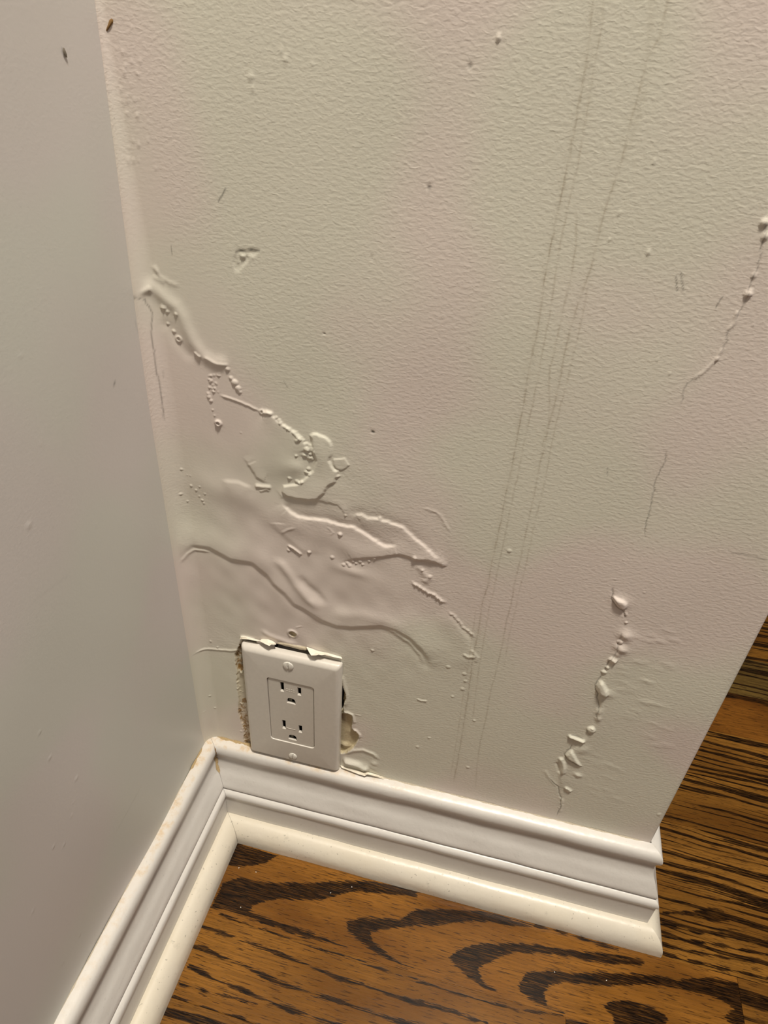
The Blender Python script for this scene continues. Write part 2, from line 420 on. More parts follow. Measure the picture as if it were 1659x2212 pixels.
    # edge ridge and bubble trail
    F.ridge(cA([(228, 5), (280, 22), (330, 40), (380, 60), (420, 80), (450, 92)]), .45, .6, jag=.12)
    F.ridge(cA([(455, 98), (480, 98), (515, 104)]), .7, .9)
    F.step(cA([(455, 60), (515, 104), (540, 140), (600, 180), (640, 210), (670, 240), (715, 285), (725, 340)]), .8, 12, 1.4, side=1, jag=.25, ends=.15)
    for x, y in ((530, 125), (545, 140), (553, 152), (575, 170), (588, 180), (600, 186), (620, 200), (632, 208), (645, 225), (652, 240), (660, 235), (640, 245),
                 (672, 245), (692, 262), (706, 275), (716, 290), (722, 305), (700, 300), (680, 325), (690, 290), (716, 340), (636, 325), (700, 396), (688, 412),
                 (702, 420), (652, 467), (665, 462), (640, 462), (600, 445), (712, 318), (700, 335)):
        F.bubble(*cA([(x, y)])[0], .8 + rng.random() * .7, .55)
    F.bubble(*cA([(455, 96)])[0], 1.5, .5, ring=True); F.bubble(*cA([(225, 155)])[0], 1.9, .6, ring=True)
    # upper trail
    F.ridge(cB([(210, 470), (290, 440), (400, 540), (480, 600), (530, 680), (570, 780), (620, 880), (690, 980), (780, 1040), (860, 1050), (930, 1070)]), .9, 3.4, ends=.1)
    F.ridge(cB([(200, 480), (240, 470), (300, 445)]), .7, 1.3)
    F.ridge(cB([(340, 700), (430, 760), (480, 860), (560, 960), (640, 1040)]), -.35, 3.0, ends=.2)
    F.ridge(cB([(630, 955), (655, 980), (685, 1000)]), .6, .6)
    F.ridge(cB([(700, 990), (800, 1045), (910, 1065)]), .4, .8, jag=.2)
    for x, y, r in ((375, 605, 1.2), (395, 610, 1.0), (412, 637, 1.0), (485, 655, 1.0), (415, 735, .8), (463, 795, 1.0), (920, 1165, 1.1), (950, 1200, 1.8),
                    (975, 1245, 1.6), (990, 1275, 1.1), (895, 1095, 1.2), (740, 1290, .9), (745, 1315, 1.2), (760, 1345, 1.1), (750, 1240, .8), (785, 1275, .7),
                    (775, 1420, .6), (790, 1465, .6), (600, 2025, .8), (640, 2060, .8), (670, 2032, .6), (525, 2085, .9), (712, 2088, .6), (690, 2140, .8),
                    (570, 2150, .7), (525, 1892, .8), (665, 2110, .6), (595, 1945, .5), (570, 1940, .5), (388, 1712, .7), (700, 2165, .6), (1000, 1600, .5)):
        F.bubble(*cB([(x, y)])[0], r, r * .5)
    for k in range(26):
        F.bubble(*cB([(740 + rng.random() * 95, 1120 + rng.random() * 170)])[0], .4 + rng.random() * .4, .25)
    F.bubble(*cB([(503, 857)])[0], 1.7, .6, ring=True); F.bubble(*cB([(820, 1525)])[0], 1.7, .6, ring=True)
    for L in ([(275, 260), (320, 310), (370, 370), (430, 410), (520, 430)], [(290, 350), (350, 385), (400, 420)], [(300, 270), (350, 325)]):
        F.ridge(cB(L), .28, .8, jag=.2, ends=.2)
    # dent with torn skin
    F.plateau(cE([(805, 1337), (830, 1330), (880, 1328), (940, 1330), (925, 1350), (880, 1385), (830, 1440), (800, 1440), (792, 1390)]), -.35, .8)
    F.line(cE([(805, 1337), (830, 1331), (880, 1329), (900, 1325), (940, 1330)]), .30, .75, ends=.05, groove=.2)
    for k in range(14):
        F.bubble(*cE([(815 + rng.random() * 90, 1345 + rng.random() * 50)])[0], .5 + rng.random() * .6, .25)
    F.line(cB([(205, 450), (215, 495), (255, 530), (280, 590), (300, 640), (303, 680), (302, 740), (308, 830), (335, 1000), (350, 1120), (370, 1200), (385, 1310), (400, 1430), (408, 1500)]), .28, .45, jag=.12, groove=.2, ends=.04)
    F.line(cB([(385, 1095), (392, 1165)]), .3, .2)
    # scattered nibs high on the wall
    for x, y, r in ((220, 385, 1.0), (295, 770, .9), (265, 745, .6), (345, 745, .5), (1075, 315, 1.2), (1050, 270, 1.0), (890, 410, 1.4), (900, 470, .9),
                    (510, 775, .5), (235, 515, .7), (235, 540, .7), (225, 350, .6), (385, 890, .5), (1215, 340, .7)):
        F.bubble(*cE([(x, y)])[0], r, .25)
    for k in range(30):
        F.bubble(*cE([(195 + rng.random() * 110, 180 + rng.random() * 700)])[0], .4 + rng.random() * .6, .18)

def right_features(F):
    # curled flakes along the right-hand crack
    F.plateau(cC([(752, 298), (775, 290), (850, 320), (878, 348), (872, 385), (852, 400), (872, 430), (862, 462), (845, 440), (845, 410), (800, 388), (768, 350)]), 1.5, 2.2, .06)
    F.bump(*cC([(822, 330)])[0], 5, 3, .6, -.4)
    F.line(cC([(764, 230), (760, 290), (750, 320), (790, 375), (840, 410), (850, 450), (860, 465)]), .32, .55, jag=.12, groove=.3)
    F.bump(*cC([(850, 585)])[0], 3.2, 4, 1.2, .4); F.bubble(*cC([(860, 492)])[0], .8, .5)
    F.bubble(*cC([(815, 632)])[0], 1.6, .8); F.bump(*cC([(820, 682)])[0], 3.6, 2.4, 1.3, -.5); F.bump(*cC([(790, 720)])[0], 2, 2.6, .6)
    F.ridge(cC([(735, 750), (762, 765), (790, 778)]), 1.4, 1.6); F.bubble(*cC([(720, 820)])[0], 1.2, .7); F.bubble(*cC([(695, 853)])[0], 1.5, .8)
    F.line(cC([(826, 550), (822, 590), (800, 640), (795, 690), (775, 730), (735, 770), (700, 840), (690, 855)]), .30, .40, jag=.15, groove=.25)
    F.plateau(cC([(635, 985), (632, 950), (650, 920), (680, 905), (705, 930), (735, 985), (738, 1020), (715, 1038), (670, 1025), (648, 1010)]), 1.7, 2.4)
    F.bump(*cC([(725, 1010)])[0], 4, 3, .6, -.6)
    F.line(cC([(690, 870), (650, 915), (631, 950), (633, 985), (655, 1015), (645, 1045), (655, 1080), (660, 1110), (655, 1140), (640, 1170), (650, 1215)]), .30, .50, jag=.12, groove=.3)
    F.bump(*cC([(660, 1150)])[0], 1.8, 3.6, 1.0, 0); F.bump(*cC([(655, 1195)])[0], 1.6, 2.5, .9)
    F.bubble(*cC([(602, 1278)])[0], 2.6, 1.6); F.bubble(*cC([(588, 1300)])[0], 1.5, .6); F.bubble(*cC([(612, 1262)])[0], 1.2, .6)
    F.line(cC([(575, 1275), (575, 1300), (595, 1318)]), .3, .5)
    F.ridge(cC([(425, 1322), (465, 1335), (500, 1350), (565, 1372)]), 1.7, 1.15, ends=.2)
    F.line(cC([(450, 1316), (500, 1328), (550, 1350)]), .35, .55)
    F.plateau(cC([(405, 1465), (430, 1440), (462, 1420), (490, 1465), (515, 1510), (543, 1555), (510, 1545), (470, 1515), (430, 1495)]), 1.5, 1.8, .05)
    F.line(cC([(458, 1385), (450, 1420), (425, 1438), (404, 1466), (430, 1500), (475, 1522), (520, 1555)]), .32, .5, jag=.1, groove=.25)
    F.ridge(cC([(372, 1480), (392, 1520), (400, 1560), (390, 1605)]), 1.3, 1.5); F.ridge(cC([(350, 1520), (362, 1560), (375, 1600)]), -.6, 1.3)
    F.bump(*cC([(505, 1612)])[0], 2.6, 1.8, .9, -.3); F.bump(*cC([(540, 1430)])[0], 3, 4, .5, -.6)
    F.ridge(cC([(405, 1697), (430, 1712), (458, 1735)]), 1.1, 1.2, ends=.2)
    F.line(cC([(292, 1632), (320, 1665), (360, 1700), (365, 1745), (385, 1785), (375, 1810), (382, 1840), (362, 1880), (345, 1920)]), .30, .60, jag=.15, groove=.35)
    F.line(cC([(362, 1700), (385, 1708), (415, 1703)]), .28, .5)
    F.ridge(cC([(380, 1775), (385, 1830), (365, 1890)]), .5, 1.1, jag=.3)
    F.ridge(cC([(260, 1575), (290, 1630), (350, 1700)]), .3, 1.2)
    F.step(cC([(855, 500), (800, 650), (690, 850), (640, 960), (655, 1150), (590, 1280), (440, 1440), (350, 1600), (365, 1750)]), .55, 12, 3, side=1 if False else -1, ends=.1)
    for k in range(34):          # horizontal tension wrinkles right of the crack
        x = 740 + rng.random() ** 1.4 * 420; y = 520 + rng.random() * 900 - (x - 760) * .1
        F.ridge(cC([(x, y), (x + 60, y + 12), (x + 150, y + 45)]), .07 + rng.random() * .07, 1.5, ends=.4)
    for k in range(14):
        x = 430 + rng.random() * 330; y = 1430 + rng.random() * 400
        F.ridge(cC([(x, y), (x + 70, y + 25), (x + 140, y + 60)]), .08, 1.5, ends=.4)
    for q in cC([(1110, 1905), (1020, 1975), (445, 268), (995, 270), (780, 175), (840, 35), (1305, 1595), (1240, 1180)]):
        F.bubble(*q, .6, .2)
    F.bubble(*cC([(1110, 1905)])[0], 2.0, .5)
    # upper right hair crack with nibs
    F.line(cD([(1600, 1170), (1605, 1210), (1590, 1290), (1570, 1390), (1545, 1460), (1530, 1510), (1510, 1570), (1490, 1620), (1460, 1660), (1455, 1700)]), .25, .45, jag=.2, ends=.05)
    F.ridge(cD([(1460, 1655), (1440, 1720), (1400, 1755)]), .4, .5, jag=.2)
    F.line(cD([(1400, 1755), (1405, 1810), (1365, 1870)]), .3, .4, jag=.25)
    F.ridge(cD([(1370, 1870), (1345, 1910), (1270, 1980), (1215, 2015)]), .35, .5, jag=.2)
    F.line(cD([(1270, 1980), (1190, 2035), (1165, 2100), (1160, 2150)]), .3, .35, jag=.2)
    F.line([(1442, 968), (1432, 1008), (1415, 1040), (1407, 1090), (1395, 1130), (1392, 1165)], .30, .42, jag=.2, groove=.15)
    F.line([(1575, 1193), (1610, 1198), (1659, 1210)], .4, .35, jag=.12)
    for x, y, r in ((1515, 1562, 1.6), (1545, 1462, 1.0), (1600, 1180, 1.6), (1605, 1255, 1.3), (1455, 1662, .7), (1368, 1868, .8), (1350, 1905, .8), (1545, 1720, .5),
                    (1015, 855, .6), (985, 1340, .8), (190, 200, 1.0), (710, 778, .5), (1035, 1905, .6), (1100, 1980, .6), (830, 1135, .6), (780, 1270, .6)):
        F.bubble(*cD([(x, y)])[0], r, r * .55)
    for L in ([(1130, 1460), (1140, 1550)], [(1155, 1438), (1163, 1490), (1172, 1552)], [(1380, 1575), (1362, 1600), (1340, 1640)]):
        F.line(cD(L), .28, .55, jag=.08)
    F.line([(488, 405), (481, 420), (470, 437)], .35, .6); F.line([(370, 528), (372, 553)], .22, .4); F.line([(612, 822), (622, 838)], .2, .5)
    F.line([(1312, 1008), (1312, 1030)], .22, .4)
    for u, v, r, dk in ((1015, 142, .55, .6), (927, 405, .6, .85), (805, 933, .6, .9), (802, 555, .4, .4), (700, 720, .3, .2)):
        F.line([(u - 1, v), (u + 1.5, v + 1)], r, dk, ends=0, groove=.4)
    F.bubble(927, 411, .7, .3); F.bubble(805, 1404, 1.0, .5)

def drips(F):
    L1 = [(1283, -60), (1280, 20), (1266, 146), (1244, 264), (1228, 346), (1203, 468), (1191, 525), (1175, 610), (1163, 708), (1142, 797), (1130, 880)] + cI(
        [(575, 30), (545, 200), (520, 320), (490, 460), (470, 570), (440, 710), (415, 830), (395, 940), (365, 1030), (345, 1180), (322, 1290), (305, 1400), (290, 1520), (270, 1650), (250, 1780), (225, 1930), (200, 2060)])
    L2 = [(1312, -60), (1306, 0), (1299, 61), (1287, 122), (1270, 230), (1250, 346), (1240, 390), (1212, 517), (1203, 570), (1187, 683), (1175, 744), (1159, 834)] + cI(
        [(622, 30), (600, 130), (570, 290), (545, 400), (515, 540), (485, 690), (450, 850), (425, 980), (400, 1070), (385, 1180), (365, 1290), (345, 1400), (325, 1560), (310, 1700)])
    L3 = [(1246, 430), (1244, 529), (1232, 610), (1216, 671), (1199, 752), (1187, 797)] + cI([(735, 30), (705, 150), (680, 290), (655, 430), (625, 560), (600, 680), (575, 800), (550, 900), (525, 1040), (495, 1150), (480, 1250), (440, 1420), (410, 1530), (385, 1680), (355, 1800), (335, 1930), (325, 2080)])
    L4 = [(1446, -60), (1443, 0), (1427, 77), (1397, 130), (1382, 191), (1362, 264), (1346, 338), (1331, 382), (1309, 447), (1295, 500), (1277, 578), (1260, 626), (1244, 671), (1232, 711), (1220, 760), (1211, 813), (1196, 880)] + cI([(720, 110), (690, 260)])
    L5 = [(1277, 585), (1264, 650), (1250, 720), (1240, 760), (1228, 813), (1211, 875)] + cI([(745, 180), (720, 330), (690, 460), (655, 590), (630, 720), (600, 850), (570, 970), (545, 1090), (510, 1230), (485, 1400)])
    L6 = cI([(330, 1060), (318, 1160), (300, 1280), (285, 1400), (265, 1500), (245, 1640), (225, 1780), (205, 1900), (190, 1990)])
    for L, w, v in ((L1, .42, .48), (L1, 1.8, .10), (L2, .40, .30), (L3, .42, .33), (L4, .45, .36), (L4, 1.6, .08), (L5, .38, .26), (L6, .4, .22)):
        F.line(L, w, v, mask='streak', ends=.03, jag=.10)
    F.line([(1410, -60), (1405, 90), (1385, 230), (1350, 340)], 1.3, .12, mask='streak')
    F.line([(1300, -60), (1275, 150), (1256, 300)], 2.2, .10, mask='streak')

def outlet_damage(F):
    # anchor hole above the plate, with a raised paint collar
    F.bubble(632, 1368, 3.4, .7, ring=True)
    q = F.pts([(632.5, 1369.5)])[0]; sl, X, Z = F.win(q[None], 6); d = np.hypot(X - q[0], (Z - q[1]) * .95)
    F.H[sl] = np.where(d < 2.5, -1.1 * sst((2.5 - d) / .5) + F.H[sl] * 0, F.H[sl]); F.plaster[sl] = np.maximum(F.plaster[sl], (d < 2.45) * 1.0)
    F.ridge(cH([(1230, 130), (1300, 112), (1350, 105)]), .25, .4)
    # lifted paint film just above the plate
    F.ridge(cH([(590, 150), (760, 260), (900, 320), (1100, 395), (1300, 440)]), .7, 2.0, ends=.2)
    F.ridge(cH([(230, 300), (300, 290), (420, 320), (520, 350)]), .9, .9, ends=.15)
    F.ridge(cF([(960, 225), (1060, 255), (1215, 285)]), .5, 1.2)
    # left of the plate: torn drywall edge, brown
    Lp = cF([(425, 130), (440, 160), (415, 210), (385, 270), (395, 340), (405, 400), (400, 460), (412, 560), (415, 640), (412, 720), (430, 780), (455, 850),
             (455, 930), (470, 985), (500, 1010), (560, 1060), (560, 150)])
    F.plateau(Lp, -1.6, 1.3, .18, mask='plaster', mval=.42)
    F.plateau(cF([(425, 180), (385, 270), (400, 380), (440, 400), (470, 330), (470, 200)]), -1.2, .8, .25, mask='brown', mval=1.0)
    F.plateau(cF([(440, 620), (412, 700), (440, 790), (460, 860), (455, 950), (520, 1020), (520, 600)]), 0.2, .8, .25, mask='brown', mval=.95)
    F.bubble(*cF([(437, 408)])[0], 1.5, 1.8)
    F.line(cF([(430, 180), (428, 250), (432, 300), (440, 380)]), .7, .55, jag=.3)
    for k in range(40):
        F.bubble(*cF([(395 + rng.random() * 80 + k * .8, 200 + k * 19 + rng.random() * 20)])[0], .5 + rng.random() * .6, .35)
    # right of the plate: broken plaster pocket and a void coloured black to stand in for its shade
    Rp = cG([(340, 1010), (400, 1018), (480, 1015), (525, 1030), (545, 1055), (540, 1150), (530, 1235), (560, 1260), (600, 1285), (638, 1325), (632, 1385),
             (600, 1445), (570, 1500), (520, 1545), (470, 1580), (410, 1600), (340, 1600)])
    F.plateau(Rp, -2.6, .5, .10, mask='plaster', mval=1.0, setto=True)
    F.bump(*cG([(440, 1130)])[0], 1.6, 1.6, .5); F.bump(*cG([(430, 1500)])[0], 4, 2.5, 1.6); F.bump(*cG([(520, 1320)])[0], 3, 3, .5)
    F.ridge(cG([(410, 1000), (480, 1000), (540, 1030), (560, 1090), (575, 1165)]), .8, .9)
    F.ridge(cG([(545, 1245), (600, 1262), (650, 1320), (650, 1370)]), .9, .9)
    F.plateau(cG([(372, 570), (392, 560), (405, 640), (428, 690), (447, 740), (450, 800), (425, 865), (410, 930), (415, 1015), (372, 1020)]), -3.0, .45, mask='plaster', mval=1.0, setto=True)
    F.plateau(cG([(360, 565), (393, 570), (405, 650), (430, 700), (441, 742), (400, 755), (392, 860), (405, 900), (408, 1000), (360, 1000)]), -14, .3, mask='dark', mval=1.0, setto=True)
    F.ridge(cG([(393, 440), (405, 520), (430, 620), (462, 740), (462, 830), (430, 930)]), .7, 1.3)
    F.ridge(cG([(575, 1030), (670, 1050)]), .25, .5)
    # torn opening above the plate
    F.plateau(cH([(850, 418), (1010, 440), (1200, 488), (1330, 522), (1440, 530), (1490, 585), (1500, 700), (860, 560)]), -14, .3, mask='dark', mval=1.0, setto=True)  # shade of the opening is painted in with the dark mask
    F.plateau(cH([(880, 405), (960, 385), (1100, 405), (1280, 450), (1430, 480), (1440, 545), (1330, 530), (1200, 498), (1010, 450)]), .9, 1.0, .08, mask='plaster', mval=.75)
    # below-right: rolled paint bead and peeled edge over the baseboard
    F.ridge(cG([(395, 1690), (500, 1710), (620, 1745), (720, 1800), (800, 1800)]), 2.6, 2.6, ends=.15)
    F.ridge(cG([(400, 1600), (560, 1550), (700, 1540), (850, 1600), (950, 1700)]), .8, 1.4, ends=.2)
    F.bump(*cG([(860, 1740)])[0], 2.5, 2.5, .8); F.ridge(cG([(650, 1800), (720, 1840)]), .8, .8)
    F.ridge(cF([(1240, 1090), (1400, 1120), (1500, 1170)]), .4, 2.2)
    # wrinkle from the corner to the plate
    F.ridge([(424, 1401), (440, 1400), (470, 1403), (500, 1405), (520, 1403)], .55, .8, jag=.1)
    F.line([(424, 1401), (440, 1401), (470, 1404)], .3, .3)
    F.ridge([(395, 1445), (410, 1420), (424, 1402)], .35, .9)
    for q in ((455, 1385), (470, 1398), (465, 1528), (447, 1526), (455, 1500)): F.bubble(*q, .8, .4)

big_features(F); right_features(F); drips(F); outlet_damage(F)
for u, v, a, b in ((560, 1250, 62, 60), (520, 1000, 48, 48), (430, 800, 24, 60), (360, 1300, 30, 120), (480, 1500, 45, 40), (700, 1250, 45, 40), (340, 600, 12, 60)):
    F.soften(u, v, a, b, .9)
# flatten beneath the cover plate so nothing pokes through
q0 = np.array((0.0709, 0.1499)) * 1000
sl, X, Z = F.win(np.array([q0]), 62)
inpl = (np.abs(X - q0[0]) < 34) & (np.abs(Z - q0[1]) < 56)
F.H[sl] = np.where(inpl, np.minimum(F.H[sl], -.5), F.H[sl])
# large gentle unevenness of the plaster
Xg, Zg = np.meshgrid(F.s, F.z)
for k in range(14):
    fx, fz, ph = rng.normal(0, .055), rng.normal(0, .035), rng.random() * 6.28
    F.H += .06 * np.sin(Xg * fx + Zg * fz + ph)
damage = np.exp(-((Xg - 75) / 75) ** 2 - ((Zg - 260) / 95) ** 2)
for k in range(26):
    fx, fz, ph = rng.normal(0, .22), rng.normal(0, .16), rng.random() * 6.28
    F.H += .045 * damage * np.sin(Xg * fx + Zg * fz + ph)
topfade = sst((620 - Zg) / 60); F.H *= topfade
edgef = sst(Xg / 3.0) * sst((W * 1000 - 2.5 - Xg) / 3.0)
F.H *= edgef

def hwall(x, z):
    i = min(max(int(np.searchsorted(F.s, x * 1000)), 1), len(F.s) - 1); j = min(max(int(np.searchsorted(F.z, z * 1000)), 1), len(F.z) - 1)
    return F.H[j - 1:j + 1, i - 1:i + 1].max() / 1000

# path: fillet out of the left wall, the front face, a rounded outer corner, the return face
nz = len(zz)
fil = 0.0012 + 0.0095 * sst((620 - F.z) / 260) * sst((F.z - 60) / 60) ** .5          # the caulked corner is fatter lower down
x0 = fil * 1000
FX = Xg / 1000.0; FY = -F.H / 1000.0
# inside corner: y follows a quarter circle while x < fil
rr = np.repeat(fil[:, None], len(sx), 1)
tt = np.clip(1 - FX / rr, 0, 1)
FY = FY - rr * (1 - np.sqrt(np.clip(1 - tt ** 2, 0, 1)))
front = np.stack([FX, FY, np.repeat(zz[:, None], len(sx), 1)], -1)
rc = 0.0022
ang = np.linspace(0, math.pi / 2, 7)
arc = [(W - rc + rc * math.sin(a), rc - rc * math.cos(a)) for a in ang] + [(W, y) for y in (0.01, 0.03, 0.1, 0.3, 0.7, 1.3)]
arcv = np.zeros((nz, len(arc), 3)); arcv[:, :, 0] = [p[0] for p in arc]; arcv[:, :, 1] = [p[1] for p in arc]; arcv[:, :, 2] = zz[:, None]
V = np.concatenate([front, arcv], 1); nxt = V.shape[1]
pad = lambda A: np.concatenate([A, np.zeros((nz, len(arc)))], 1)
col = np.stack([pad(F.plaster), pad(F.brown), pad(F.dark), np.ones((nz, nxt))], -1).reshape(-1, 4)
me = grid_mesh('wall_right', V.reshape(-1, 3), nxt, nz, {'streak': pad(F.streak), 'smooth': pad(F.smooth)}, col)
wall_right = struct(link('wall_right', me, M_WALL))
wall_right['label'] = 'off-white water-damaged wall with blistered paint around the outlet'

# ------------------------------------------------------------------ left wall
sl_ = np.concatenate([np.arange(0.0, 0.30, 0.001), [0.35, 0.5, 0.8, 1.2, 1.5]])
zl = np.concatenate([[0.0, 0.06], np.arange(0.085, 0.62, 0.001), [0.7, 0.9, 1.3, 1.8, 2.4]])
G = Field(sl_, zl, wl)
for x, y, r in ((323, 407, .7), (490, 538, .9), (340, 978, .9), (408, 962, .7), (510, 1543, .8), (437, 1347, .6), (210, 1385, .8), (595, 1293, .5), (1045, 382, .7),
                (360, 1890, .5), (405, 1715, .6), (255, 245, .5), (470, 690, .5), (455, 780, .5)):
    G.bubble(x / 2.9625, 1500 + y / 2.9625, r, .35)
for x, y, r in ((60, 1135, 1.6), (42, 768, .8), (85, 960, .6), (180, 905, .5), (305, 740, .8), (208, 1135, .6)): G.bubble(x, y, r, .2)
G.line([(249, 825), (247, 832)], .6, .55, ends=0)
G.line([(920 / 2.9625, 1500 + 550 / 2.9625), (720 / 2.9625, 1500 + 920 / 2.9625)], .5, .10, ends=.3)
G.line([(290, 690), (300, 720)], .6, .12)
G.line([(70, 1300), (150, 1240)], .6, .05)
XG, ZG = np.meshgrid(G.s, G.z)
for k in range(10):
    G.H += .12 * np.sin(XG * rng.normal(0, .04) + ZG * rng.normal(0, .03) + rng.random() * 6.28)
G.H *= sst((XG - 11) / 25)
V = np.stack([G.H / 1000, -XG / 1000, ZG / 1000], -1)[:, ::-1]
fl_ = lambda A: A[:, ::-1]
col = np.stack([fl_(G.plaster), fl_(G.brown), fl_(G.dark), np.ones_like(G.H)], -1).reshape(-1, 4)
me = grid_mesh('wall_left', V.reshape(-1, 3), len(sl_), len(zl), {'streak': fl_(G.streak), 'smooth': fl_(G.smooth)}, col)
wall_left = struct(link('wall_left', me, M_WALL_L))
wall_left['label'] = 'smooth grey-white wall on the left, meeting the damaged wall at the corner'

# dark broken caulk line up the inside corner
bm = bmesh.new()
P = [(243, 215), (255, 300), (262, 370), (268, 420), (276, 480), (283, 520), (290, 570), (300, 610)]
for a, b in zip(P[:-1], P[1:]):
    for k in range(5):
        if random.random() < .35: continue
        t0 = k / 5 + random.random() * .05; t1 = t0 + .08 + random.random() * .08
        za = wr(a[0] + (b[0] - a[0]) * t0, a[1] + (b[1] - a[1]) * t0)[1]; zb = wr(a[0] + (b[0] - a[0]) * t1, a[1] + (b[1] - a[1]) * t1)[1]
        w = .0002 + random.random() * .0002
        vs = [bm.verts.new(p) for p in ((.0006, -.0024, za), (.0006 + w, -.0024 - w, (za + zb) / 2), (.0006, -.0024, zb), (.0003, -.0021, (za + zb) / 2))]
        bm.faces.new(vs)
o = from_bm('corner_crack', bm, M_GLUE, wall_right); o['label'] = 'dark broken crack running up the inside corner'

# ------------------------------------------------------------------ small stuck-on bits (parts of the walls)
def blob_on(plane, P, mat, name, parent, thick=.0003, label=None):
    """thin domed patch following an outline on a wall"""
    bm = bmesh.new()
    pts = [on_plane(u, v, 1, 0) if plane == 'r' else on_plane(u, v, 0, 0) for u, v in P]
    nrm = np.array((0, -1, 0)) if plane == 'r' else np.array((1, 0, 0))
    if plane == 'r': pts = [p + nrm * max(hwall(p[0], p[2]), 0) for p in pts]
    else: pts = [p + nrm * .0004 for p in pts]
    c = sum(pts) / len(pts)
    o1 = [bm.verts.new(p + nrm * .0001) for p in pts]; o2 = [bm.verts.new(c + (p - c) * .7 + nrm * thick) for p in pts]
    n = len(P)
    for k in range(n): bm.faces.new((o1[k], o1[(k + 1) % n], o2[(k + 1) % n], o2[k]))
    bm.faces.new(o2)
    o = from_bm(name, bm, mat, parent)
    if label: o['label'] = label
    return o
blob_on('r', cE([(150, 98), (160, 104), (160, 118), (150, 135), (140, 150), (130, 165), (126, 174), (119, 168), (124, 152), (134, 128), (140, 106)]), M_DRIP, 'dried_splash', wall_right, .0005,
        'brown dried splash at the top of the corner')
blob_on('l', [(133, 102), (137, 104), (142, 118), (143, 125), (139, 122), (133, 112)], M_GLUE, 'dried_splash', wall_left, .0003, 'small brown-grey splash on the left wall')

# torn paint flakes hanging over the cover plate and over the baseboard: (u, v, distance off the wall in mm)
def flake(P, mat, parent, label, thick=.0004):
    bm = bmesh.new()
    a = [Vector(on_plane(u, v, 1, -h / 1000)) for u, v, h in P]
    c = sum(a, Vector()) / len(a) + Vector((0, -.0004, 0))
    f = [bm.verts.new(p) for p in a]; b = [bm.verts.new(p + Vector((0, thick, 0))) for p in a]
    cf, cb = bm.verts.new(c), bm.verts.new(c + Vector((0, thick, 0)))
    n = len(P)
    for k in range(n):
        j = (k + 1) % n
        bm.faces.new((f[k], f[j], cf)); bm.faces.new((b[j], b[k], cb)); bm.faces.new((f[j], f[k], b[k], b[j]))
    o = from_bm('paint_flake', bm, mat, parent, smooth=False); o['label'] = label; return o
def hp(L): return [(490 + x / 8.295, 1340 + y / 8.295, h) for x, y, h in L]
def gp(L): return [(680 + x / 6.7, 1390 + y / 6.7, h) for x, y, h in L]
def fp(L): return [(400 + x / 3.606, 1340 + y / 3.606, h) for x, y, h in L]
flake(hp([(620, 340, .8), (730, 345, .9), (810, 372, 1.0), (868, 412, 1.2), (878, 436, 3), (800, 432, 4.2), (762, 460, 5.4), (700, 432, 4.8), (640, 400, 3.5), (585, 372, 2)]),
      M_PAPER, wall_right, 'cream torn paint flake curling over the plate top, left one')
flake(hp([(1430, 485, .9), (1500, 505, .9), (1600, 545, .9), (1700, 580, .9), (1790, 612, 1.2), (1700, 625, 3.5), (1640, 615, 4.2), (1600, 628, 5.4), (1515, 630, 5.6), (1480, 585, 4.4)]),
      M_PAPER, wall_right, 'cream torn paint flake curling over the plate top, right one')
flake(fp([(1040, 243, .9), (1110, 258, .9), (1215, 288, .9), (1222, 300, 1.6), (1150, 285, 2.0), (1080, 268, 1.8)]), M_PAPER, wall_right, 'thin pale paint edge above the plate corner')
flake(fp([(432, 125, .8), (470, 128, .9), (530, 146, 1), (590, 160, 1), (560, 162, 1.8), (500, 150, 2), (440, 142, 2.2), (424, 150, 1.4)]), M_PAPER, wall_right, 'pale paint rim at the upper left plate corner')
flake(gp([(372, 1770, .6), (480, 1800, .6), (620, 1840, .8), (700, 1870, .8), (770, 1868, .8), (900, 1905, .6), (1000, 1945, .5), (1072, 1985, .4), (1000, 1968, 1.6), (900, 1925, 2.4),
          (765, 1893, 3.4), (725, 1918, 4.2), (640, 1895, 3.8), (500, 1840, 3), (390, 1800, 2)]), M_PAPER, wall_right, 'long pale paint edge peeling over the baseboard beside the plate')

# ------------------------------------------------------------------ baseboards and shoe mouldings
def smooth_profile(P, n=4):
    P = [Vector((a, b)) for a, b in P]; out = []
    for k in range(len(P) - 1):
        p0, p1, p2, p3 = P[max(k - 1, 0)], P[k], P[k + 1], P[min(k + 2, len(P) - 1)]
        for j in range(n):
            t = j / n
            out.append(.5 * ((2 * p1) + (p2 - p0) * t + (2 * p0 - 5 * p1 + 4 * p2 - p3) * t * t + (3 * p1 - p0 - 3 * p2 + p3) * t ** 3))
    out.append(P[-1]); return [(p.x, p.y) for p in out]
BB = ([(0, 92.8)] + smooth_profile([(0.4, 92.7), (3.2, 92.2), (5.8, 91.3), (7.5, 89.9), (8.5, 87.6), (8.8, 84.6), (8.2, 81.8), (6.9, 79.2), (6.3, 76.2), (6.7, 71.5), (8.2, 66), (10.6, 61),
       (12.6, 56), (14.0, 52.2), (14.3, 49.8), (13.6, 48.4)]) + smooth_profile([(13.2, 47.6), (14.6, 47.2), (16.2, 45.9), (17.0, 43.8), (16.9, 41.6), (16.0, 39.8), (15.9, 37)])
      + [(15.8, 16), (15.8, 0.3), (0, 0.3)])
SH = [(15.6, 0.25), (15.6, 17.6)] + smooth_profile([(16.0, 18.3), (18.4, 18.7), (21.6, 17.7), (24.6, 15.3), (27.2, 11.6), (28.7, 7.0), (29.1, 2.2)]) + [(29.1, 0.25)]
